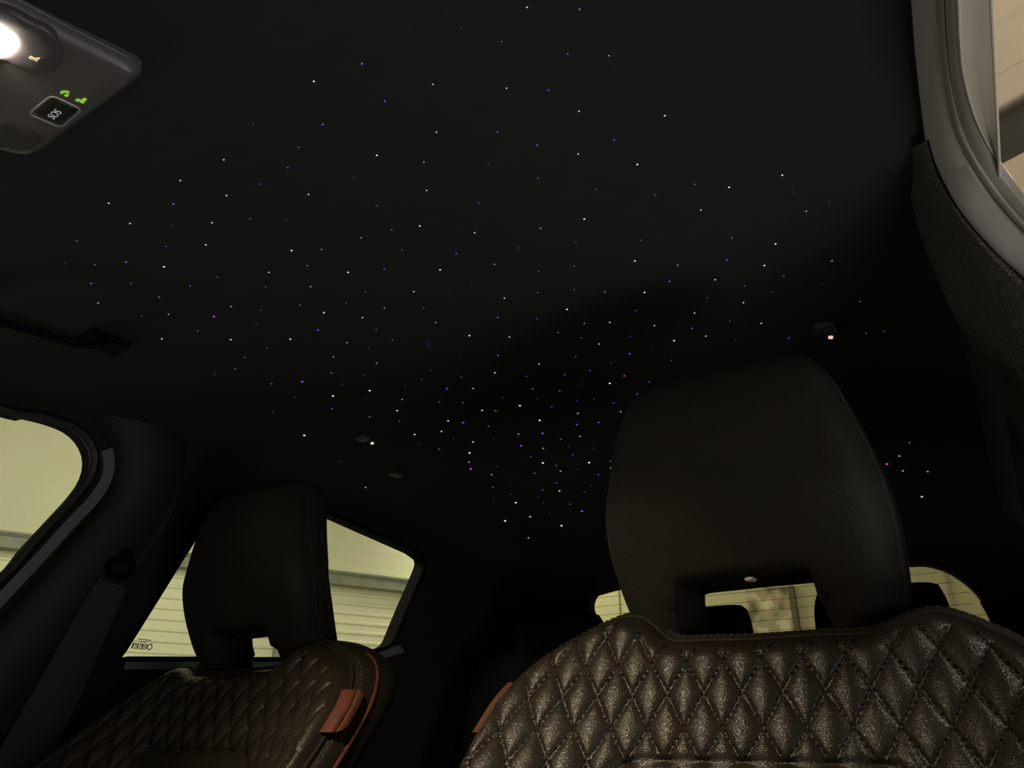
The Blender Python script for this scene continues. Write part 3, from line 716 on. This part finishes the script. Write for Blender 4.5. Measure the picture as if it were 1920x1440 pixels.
# ------------------------------------------------------------------ overhead console with lamps and SOS button
ZC = 1.456
con = empty('overhead_console', (-.04, .13, ZC+.01), 'black overhead console with lit map lamp, SOS button and green symbols', 'console')
def CP(px, py): p = atZ(px, py, ZC); return p[:2]
ol = [CP(258, 146), CP(246, 165), CP(200, 200), CP(150, 236), CP(105, 268), CP(76, 290), CP(55, 299), CP(25, 296), CP(0, 289)]
ol = [np.array(p) for p in ol]+[np.array(p) for p in [(-.142, .150), (-.146, .08), (-.12, .02), (-.04, .005), (.01, .02), (.030, .07)]]+[np.array(CP(*p)) for p in [(40, 27), (110, 64), (200, 109), (240, 130)]]
cl = resample(smooth_curve(ol, 4, True), .005, True)
V, Fc, D = sheet(cl, grid=.008, rings=[.001, .003, .006])
pf = (1-(1-np.clip(D/.009, 0, 1))**2)**.5
body = MB().add(np.stack([V[:, 0], V[:, 1], ZC+.012-.012*pf], 1), Fc); body.loft([[(q[0], q[1], ZC+.012) for q in closed(cl)], [(q[0], q[1], ZC+.040) for q in closed(cl)]])
body.build('housing', CONSOLE, con)
MB().tube([(q[0], q[1], ZC+.0105) for q in cl], .0012, 6, closed=True).build('rim', M('console rim', (.09, .085, .08), .35), con)
def plate(pts, z0, z1, r, name, mat, n=4, rs=.002, par=None, inset=0):
    """solid plate with rounded lower edge, facing down"""
    q = resample(pts, rs, True); V, Fc, D = sheet(q, grid=rs*2, rings=[r*.15, r*.45, r*.9]); pf = np.sqrt(1-(1-np.clip(D/r, 0, 1))**2)
    m = MB().add(np.stack([V[:, 0], V[:, 1], z1+(r)-(r)*pf], 1), Fc); m.loft([[(a[0], a[1], z1+r) for a in closed(q)], [(a[0], a[1], z0) for a in closed(q)]])
    o_ = m.build(name, mat, con if par is None else None)
    if par is not None: sub(o_, par)
    return o_
def rquad(c, r=.35):
    """rounded quad through 4 pixel corners"""
    P = [np.array(CP(*p)) for p in c]; out = []
    for i in range(4):
        a, b, d = P[i-1], P[i], P[(i+1) % 4]; s_, e_ = b+(a-b)*r*.5, b+(d-b)*r*.5
        for k in range(6):
            t = k/5; out.append((1-t)**2*s_+2*t*(1-t)*b+t*t*e_)
    return out
bq = rquad([(54, 213), (97, 178), (154, 205), (114, 239)])
MB().tube([(q[0], q[1], ZC-.0002) for q in resample(bq, .0015, True)], .0009, 6, closed=True).build('button_ring', M('metal ring', (.32, .31, .32), .3, .6), con)
bq = rquad([(60, 213), (99, 183), (147, 205), (112, 233)])
btn = plate(bq, ZC+.004, ZC-.0012, .0008, 'sos_button', CONSDARK)
def text(body_, loc, size, mat, name, parent, xdir, ydir):
    c = bpy.data.curves.new(name, 'FONT'); c.body = body_; c.size = size; c.align_x = 'CENTER'; c.align_y = 'CENTER'; c.extrude = size*.02; c.offset = -size*.012
    o_ = bpy.data.objects.new('tmp', c); col.objects.link(o_); bpy.context.view_layer.update()
    me = bpy.data.meshes.new_from_object(o_.evaluated_get(bpy.context.evaluated_depsgraph_get())); bpy.data.objects.remove(o_)
    x = Vector(xdir).normalized(); y = Vector(ydir).normalized(); z = x.cross(y); m = Matrix(((x[0], y[0], z[0], loc[0]), (x[1], y[1], z[1], loc[1]), (x[2], y[2], z[2], loc[2]), (0, 0, 0, 1)))
    me.transform(m); me.materials.clear(); me.materials.append(mat); me.name = name
    o2 = bpy.data.objects.new(name, me); col.objects.link(o2); sub(o2, parent); return o2
c = CP(104, 212)
text('SOS', (c[0], c[1], ZC-.0016), .0080, M('backlit white', (.5, .5, .5), .5, emit=((.8, .8, .85), .28)), 'lettering', btn, (1, 0, 0), (0, -1, 0))
GREENL = M('green indicator', (.2, .4, .02), .5, emit=((.40, .80, .06), .5))
def gmesh(polys, name):
    mb = MB()
    for pl in polys:
        q = [np.array([*CP(*p), ZC-.0006]) for p in pl]; n_ = len(q); mb.add(q+[a+np.array((0, 0, .0012)) for a in q], [tuple(range(n_)), tuple(range(2*n_-1, n_-1, -1))]+[(i, (i+1) % n_, n_+(i+1) % n_, n_+i) for i in range(n_)])
    return mb.build(name, GREENL, con, smooth=False)
o_ = gmesh([[(112.6, 173.2), (115, 170.4), (121, 169.4), (127, 170), (130.4, 172), (130, 174.6), (126.6, 174.4), (124, 172.8), (121, 173), (118, 174.6), (115.6, 176)], [(120, 178.4), (123.6, 175.6), (129.5, 177.6), (126, 181.4)]], 'phone_symbol'); o_['label'] = 'green handset symbol'
o_ = gmesh([[(140.6, 187.8), (145, 184.2), (151, 186.2), (147, 190)], [(148.6, 189.8), (150, 188.4), (157.6, 192), (155, 193.8)], [(151, 188), (152.4, 186.6), (159.4, 190), (158, 191.6)], [(153.2, 186), (154.6, 184.6), (161, 187.6), (160, 189.2)], [(155.8, 184.4), (157.4, 183), (163.4, 186), (162, 187)]], 'signal_symbol'); o_['label'] = 'green network symbol'
# raised lamp island, lens, lamp symbol, second lamp towards the passenger
isl = [np.array(CP(*p)) for p in [(0, 12), (60, 40), (96, 58), (118, 92), (108, 128), (70, 133), (30, 122), (0, 112)]]+[np.array(p) for p in [(-.06, .125), (-.105, .12), (-.115, .07), (-.05, .045), (.0, .06)]]
isl = resample(smooth_curve(isl, 4, True), .004, True)
plate(isl, ZC+.004, ZC-.0030, .003, 'lamp_island', M('lamp island plastic', (.085, .075, .08), .4, .5), rs=.004)
LENS = M('lit lens', (.9, .88, .8), .3, emit=((1, .90, .72), 110.0))
ln = [np.array(CP(*p)) for p in [(-28, 30), (0, 45), (24, 60), (36, 74), (30, 88), (14, 100), (-6, 100), (-40, 88), (-62, 66), (-50, 40)]]
ln = resample(smooth_curve(ln, 4, True), .002, True)
l1 = plate(ln, ZC, ZC-.0055, .0025, 'lamp_lens', LENS); l1['label'] = 'glowing warm white lens'
lc = np.array(ln).mean(0)
sp = bpy.data.lights.new('map_lamp_beam', 'SPOT'); sp.energy = 14; sp.color = (1, .79, .52); sp.spot_size = math.radians(78); sp.spot_blend = .8; sp.shadow_soft_size = .012
so = bpy.data.objects.new('map_lamp_beam', sp); col.objects.link(so); so.location = (lc[0], lc[1], ZC-.012); so.rotation_euler = (Vector((.06, .42, -.62))).to_track_quat('-Z', 'Y').to_euler()
sym = [np.array([*CP(*p), ZC-.0035]) for p in [(56, 102), (61, 99), (67, 103), (78, 103), (71, 110), (65, 106), (59, 105)]]
m_ = MB(); n_ = len(sym); m_.add(sym+[a+np.array((0, 0, .002)) for a in sym], [tuple(range(n_))]+[(i, (i+1) % n_, n_+(i+1) % n_, n_+i) for i in range(n_)]); m_.build('lamp_symbol', M('cream print', (.8, .62, .45), .6, emit=((1, .75, .5), .25)), con, smooth=False)
l2 = plate([np.array((2*XC-.0-q[0], q[1])) for q in ln], ZC, ZC-.0045, .0025, 'lamp_lens', M('unlit lens', (.25, .25, .24), .2)); l2['label'] = 'unlit lens'
# ribbed microphone grille
mb = MB()
dg = np.array((-.70, .714, 0)); dg /= np.linalg.norm(dg); dn_ = np.array((dg[1], -dg[0], 0))
rg = [np.array(CP(*p)) for p in [(-12, 232), (30, 236), (80, 250), (88, 262), (62, 281), (40, 284), (0, 276), (-40, 262)]]
cg = np.array(rg).mean(0)
for i in range(-24, 25):
    ts = [t_ for t_ in np.linspace(-.05, .05, 60) if inside(np.array([[cg[0]+dn_[0]*i*.0024+dg[0]*t_, cg[1]+dn_[1]*i*.0024+dg[1]*t_]]), rg)[0]]
    if len(ts) > 1:
        m0 = (ts[0]+ts[-1])/2; mb.box((cg[0]+dn_[0]*i*.0024+dg[0]*m0, cg[1]+dn_[1]*i*.0024+dg[1]*m0, ZC-.0002), ((ts[-1]-ts[0])/2, .0006, .0010), [dg, dn_, _Z])
g = mb.build('microphone_grille', M('grille', (.07, .065, .06), .45), con, smooth=False); g['kind'] = 'stuff'

# ------------------------------------------------------------------ rear reading lamps with a small bright spot
def reading(px, py, sx_, sy_, label, spot):
    c = on_ceiling(px, py); r = empty('reading_lamp', c, label, 'lamp', 'rear reading lamps')
    n = cnorm(c[0], c[1]); n /= np.linalg.norm(n)
    ex = np.array((1., 0, 0))-n*n[0]; ex /= np.linalg.norm(ex); ey = np.cross(n, ex)
    def P(q, h): return c+ex*q[0]+ey*q[1]-n*h
    for nm, k, h0, h1, mt in (('bezel', 1, .0, .004, CONSOLE), ('lens', .72, .004, .0055, M('reading lamp lens', (.05, .05, .045), .25) if 'reading lamp lens' not in bpy.data.materials else bpy.data.materials['reading lamp lens'])):
        q = round_rect(-sx_*k, -sy_*k, sx_*k, sy_*k, sx_*.3*k, 5); m = MB()
        m.loft([[P(a, h0) for a in closed(q)], [P(a*.97, h1*.8+h0*.2) for a in closed(q)], [P(a*.93, h1) for a in closed(q)]]); m.add([P(a*.93, h1) for a in q], [tuple(range(len(q)))]); m.build(nm, mt, r, smooth=False)
    MB().tube([P((0, 0), .005), P((0, 0), .0075)], .0022, 10).build('switch', CONSOLE, r)
    s = on_ceiling(*spot); ns = cnorm(s[0], s[1]); ns /= np.linalg.norm(ns)
    MB().tube([s+ns*.002, s-ns*.0025], .0030, 10, rn=(1, 0, 0)).build('indicator', M('warm indicator', (.8, .7, .6), .5, emit=((1, .80, .58), .75)) if 'warm indicator' not in bpy.data.materials else bpy.data.materials['warm indicator'], r)['label'] = 'tiny warm light'
reading(1548, 612, .0125, .0125, 'small square reading lamp in the roof just above the driver headrest', (1557.5, 631))
reading(680, 820, .0105, .0105, 'small square reading lamp in the roof up beyond the passenger headrest', (698, 830))
# dim clip further back
c = on_ceiling(741, 887); MB().box(c-np.array((0, 0, .003)), (.008, .014, .003)).build('roof_clip', CONSOLE, smooth=False)
tag(bpy.data.objects['roof_clip'], 'tiny dim clip in the roof behind the far reading lamp', 'clip')

# ------------------------------------------------------------------ fibre star lights
STARS = """988.1,13.5,w,0.8 1086.7,16.9,b,0.9 768.1,50.6,w,0.15 865.4,53.5,w,0.15 940.6,77.9,b,0.6 1064.4,100.2,b,0.8 1141.5,104.2,w,0.5 678.5,119.4,b,0.9 
588.5,152.3,w,0.9 811.7,157.9,w,0.7 949.8,165.2,w,0.7 1028.5,169.2,b,0.7 721.2,189.6,v,0.8 1085.6,208.3,w,0.8 1246.5,216.7,w,0.9 475,233,w,0.15 
605,233.1,b,0.9 932.7,247.5,b,0.7 818.3,247.7,w,0.8 1151.5,262.3,b,0.7 1006.9,271.9,b,0.8 559.6,276,w,0.35 1084,288.3,w,0.8 706.5,291,w,0.9 
419.6,299.4,w,0.7 794.8,303.8,w,0.5 915.8,306.5,w,0.2 1195,308.1,w,1 539.8,313.8,b,0.7 1466.7,328.1,w,0.9 663.8,332.1,w,0.12 1008.3,334,b,0.6 
337.9,338.3,w,0.7 486.7,345,b,0.5 1303.1,345.4,w,0.4 1366.9,350.8,w,0.9 1116.7,354.6,b,0.5 800,356.7,w,0.7 1485.8,360,w,0.12 578.3,364.2,w,0.8 
1228.5,365.6,b,0.5 424.8,366.2,w,0.7 1553.8,380,w,0.15 897.7,380.2,b,0.6 204,380.8,w,0.7 325.2,382.3,b,0.8 706.2,385,w,0.25 1314.2,393.3,w,0.7 
1511.5,395.8,w,0.6 468.5,409.8,b,0.5 1095.6,410.4,w,1 537.1,410.8,w,0.1 397.7,417.3,w,0.7 243.8,418.8,w,0.7 321.9,422.1,w,0.15 787.1,423.3,w,0.85 
1013.5,427.7,w,0.6 734.6,430.2,b,0.7 889.8,436.2,w,0.8 677.1,445.6,w,0.5 1372.1,445.6,w,0.4 1201,450.4,m,0.5 144,451.5,w,0.25 1079.6,454,w,0.3 
1454,456.9,w,0.85 386,458.8,w,0.7 311.5,461.7,b,0.5 972.1,464.6,w,0.3 602.9,467.5,v,0.8 754,468.5,w,0.25 546.7,469.4,w,0.9 855.4,475,b,0.7 
1362.9,487.3,v,0.7 1190.2,489,w,0.9 1560,489,w,0.6 236.5,491.2,v,0.8 121.9,494.2,w,0.2 926.9,495.2,w,0.6 177.7,496.2,w,0.25 1270.4,496.9,w,0.5 
1433.3,497.5,w,0.85 576.2,497.9,b,0.7 1076.5,498.5,w,0.4 307.7,500,w,0.9 720.4,504.2,b,0.7 825.2,505.6,w,0.9 1009.6,508.5,b,0.5 504,510.4,w,0.7 
652.7,510.4,w,0.9 1469.6,517.9,w,0.3 407.5,519.4,w,0.35 1341,524,w,0.8 1255.4,527.1,b,0.8 884,530,b,0.35 245.8,530.8,b,0.6 170.6,531,b,0.7 
1541.9,532.9,w,0.15 1396,535.6,b,0.5 356.7,536.2,b,0.6 582.5,537.1,w,0.6 497.9,537.9,w,0.25 1076.4,542.5,w,0.35 843.1,546.1,b,0.25 685.5,546.2,b,0.5 
775.8,546.4,w,0.75 1134.2,546.9,m,0.8 1447.7,547.4,b,0.4 1208.4,548,w,0.9 1008.3,548.4,w,0.35 298.3,556.9,b,0.8 1326,558.2,w,0.25 945.8,558.8,w,0.7 
1612.5,565.1,w,0.4 1393.8,567.1,w,0.7 649.1,567.5,w,0.35 184.2,567.7,w,0.6 562.2,571.4,m,0.6 433.3,574.4,w,0.6 720.8,577.7,w,0.6 794.1,578.1,b,0.5 
1063.1,579.7,w,1 489.2,581.6,b,0.4 1191.4,581.9,v,0.5 607.2,585.9,w,0.9 1302.2,586.6,w,0.7 316,589,w,0.5 265.8,591.9,b,0.4 401.2,593.3,m,0.9 
933.1,594.8,b,0.7 679.7,595,w,0.8 1006.7,597.7,b,0.6 1368.2,602.2,w,0.25 1143.3,604.2,w,0.8 816.6,604.4,w,0.5 1427.3,605.9,w,0.7 1095.6,606.1,m,0.8 
481.1,607.3,b,0.4 1226.9,610.2,w,0.7 1297.7,615.3,b,0.8 705.6,617.5,b,0.6 596.2,618.4,b,0.9 370.6,620,b,0.6 1656.9,621.2,b,0.6 1046.7,623.1,w,0.4 
1623.9,624.4,w,0.35 880.3,628.9,w,0.9 1323.5,629.9,w,0.7 1181.7,630.3,b,0.45 955.2,631.6,w,0.7 1090,632.8,b,0.6 1478.9,633.8,b,0.7 303.5,635,w,0.7 
544.4,635.6,w,0.85 1378,636.4,w,0.15 432.7,636.5,w,0.8 736.4,638.1,w,0.4 1263.8,638.4,w,1 650.5,642.3,w,0.5 803.9,644.7,v,0.6 1123.3,644.7,w,0.7 
1223.4,650,w,0.1 691.2,650.9,b,0.4 500.6,651.7,b,0.45 1180.3,663.1,v,1 933.3,666.1,b,0.7 860.6,666.2,w,0.1 1079.4,668.8,w,0.25 625.2,668.9,w,0.5 
458.8,669.8,v,0.6 1258.1,675.5,b,0.6 1145.6,679.7,w,0.25 706.1,680.6,w,0.5 1010.6,681.9,w,0.7 441.2,691.2,w,0.3 807.3,694.5,w,0.1 1105.8,694.5,b,0.5 
928.1,698.6,w,0.7 621.4,698.9,w,0.3 402.9,701.9,w,0.1 682.3,702.5,w,0.1 1058.3,702.8,b,0.6 1170.6,704.4,m,0.7 987.3,705.2,b,0.5 865,707,b,0.5 
790.5,710.6,b,0.4 566.7,715.3,v,1 1217.5,715.6,v,0.5 1143.3,718.4,w,0.9 508.9,719.4,w,0.3 1090.2,719.7,w,0.15 641.4,720.2,b,0.4 758.9,722.7,w,0.1 
887,728,w,0.6 837.9,728.4,b,0.7 998.5,729.1,w,0.4 693.3,732,w,0.85 1049.4,732.9,w,0.4 1194.8,738.5,v,0.7 624.5,742,w,0.9 553.6,744.2,b,0.35 
943.2,745,b,0.4 1114,747.8,b,0.4 1006,748.1,w,0.1 754.2,748.4,m,0.7 684.8,748.6,b,0.2 1081.6,750.8,b,0.4 823.4,753.3,w,0.35 867.9,754.7,w,0.25 
1150,754.9,b,0.6 1193.1,756,w,0.5 974.8,760.2,w,0.9 1034.5,762.9,b,0.55 621.9,766.2,v,0.5 904,768.9,w,0.7 744.7,769.5,w,0.8 929.4,769.7,m,0.7 
512,770.8,w,0.2 1164,771.5,w,0.5 1083.5,774.4,w,0.55 693.3,780.9,w,0.4 1011.9,787.6,w,0.9 840.2,788.8,w,0.75 748.9,789.5,w,0.25 1122.1,791.6,v,0.7 
868.2,792,b,0.9 1081.6,795.6,v,0.8 916.1,798.9,w,0.4 827.8,808.5,w,0.7 1017.2,812.1,b,1 972.2,813.4,w,0.5 777.3,814.2,w,0.75 570.5,815.9,w,1 
1087.6,817.6,w,0.5 926.4,823,b,0.2 1051.4,823.1,m,0.55 850.6,824,b,0.25 886.9,828.1,w,0.7 1705.2,829.5,w,0.35 786.4,830.5,w,0.2 976.9,835.4,v,0.9 
1066.2,836.6,b,0.3 1158.6,836.6,w,0.5 1018.5,840.1,w,0.6 1112.9,840.1,v,0.4 823.5,841.6,w,0.25 880.3,848.7,w,0.9 1074.4,852.8,v,0.6 
1686.4,854.5,w,0.6 995.3,856.1,b,0.5 1144.5,864.5,w,0.25 636.9,865,b,0.4 879.4,866.1,w,0.55 1104.6,866.9,w,0.9 1017.9,867.5,w,1 1663,869.5,m,0.9 
1043.1,872.4,m,0.5 932.5,874.9,b,0.3 1145.5,877,w,0.55 882.6,878.6,m,1 1084.4,879,b,0.4 1692.8,882.3,w,0.5 1051.2,883,w,0.6 1739.4,883.6,w,0.5 
1002.6,886.8,m,0.5 1121.5,889.5,b,0.6 921.9,889.6,w,0.5 1043.5,905.1,b,0.5 955.9,905.6,w,0.15 1108.9,909.9,b,0.35 924.5,913,w,0.35 685.5,913.6,w,0.6 
1017.1,918,v,0.5 1049,920,w,0.8 1096.2,921.9,b,0.3 957.4,926.2,w,0.1 1728.4,930.8,w,0.8 1009.4,931.9,w,0.15 925.2,934.4,w,0.1 1018.5,941.9,w,0.1 
967.1,942.1,w,0.9 1068.8,944.9,w,0.3 1091,958,v,1 1030.9,961.2,b,0.2 994,968.4,w,0.7 947,976.1,w,1 1052.9,985.2,w,0.9 990.8,1008.1,w,0.6 """

ones = 'zero one two three four five six seven eight nine ten eleven twelve thirteen fourteen fifteen sixteen seventeen eighteen nineteen'.split()
tens = ' ten twenty thirty forty fifty sixty seventy eighty ninety'.split(' ')
def num(n): return ones[n] if n < 20 else tens[n//10]+('' if n % 10 == 0 else '-'+ones[n % 10])
SC = {'w': ('white', (.95, .97, .90)), 'b': ('blue', (.12, .08, 1.0)), 'v': ('violet', (.24, .05, 1.0)), 'm': ('magenta', (.50, .07, .62))}
smats = {}
seen = set()
rng = random.Random(7)
tmpl = []
for k in range(8): tmpl.append((math.cos(2*math.pi*k/8), math.sin(2*math.pi*k/8)))
for e in STARS.split():
    px, py, cc, br = e.split(','); px = float(px); py = float(py); br = float(br)
    lev = 0 if br < .22 else 1 if br < .45 else 2 if br < .65 else 3 if br < .82 else 4
    key = (cc, lev)
    if key not in smats:
        E = (.03, .12, .32, .55, .85)[lev]*(1.0 if cc == 'w' else 1.3)
        smats[key] = M('star %s %s' % (SC[cc][0], ['faint', 'dim', 'soft', 'clear', 'bright'][lev]), (.3, .3, .3), .5, emit=(SC[cc][1], E))
    p = on_ceiling(px, py); n = cnorm(p[0], p[1]); n /= np.linalg.norm(n); dist = np.linalg.norm(p-CAM)
    rp = (.95+.60*br)*(1.18 if py > 690 else 1.0); R_ = rp*dist/F/(.78+.22*abs(np.dot((p-CAM)/dist, n)))
    ex = np.array((1., 0, 0))-n*n[0]; ex /= np.linalg.norm(ex); ey = np.cross(n, ex)
    v = [p+R_*(a*ex+b*ey)+n*.002 for a, b in tmpl]+[p+R_*(a*ex+b*ey)-n*R_*.3 for a, b in tmpl]+[p+R_*.6*(a*ex+b*ey)-n*R_*.8 for a, b in tmpl]+[p-n*R_]
    f = [(i, (i+1) % 8, 8+(i+1) % 8, 8+i) for i in range(8)]+[(8+i, 8+(i+1) % 8, 16+(i+1) % 8, 16+i) for i in range(8)]+[(16+i, 16+(i+1) % 8, 24) for i in range(8)]
    v = [q-p for q in v]
    o_ = build('star_light', v, f, smats[key]); o_.location = p
    wa = ['barely lit', 'dim', 'soft', 'clear', 'bright'][lev]
    X, Y = int(round(px/19.2)), int(round(py/14.4))
    base = '%s %s roof star, %s percent across and %s percent down the photo'
    lb_ = base % (wa, SC[cc][0], num(X), num(Y))
    k_ = 0
    while lb_ in seen:
        k_ += 1; lb_ = base % (wa, SC[cc][0], num(X), num(Y))+(' lower twin' if k_ == 1 else ' lowest twin')
    seen.add(lb_); tag(o_, lb_, 'star light', 'fibre star lights in the headliner')
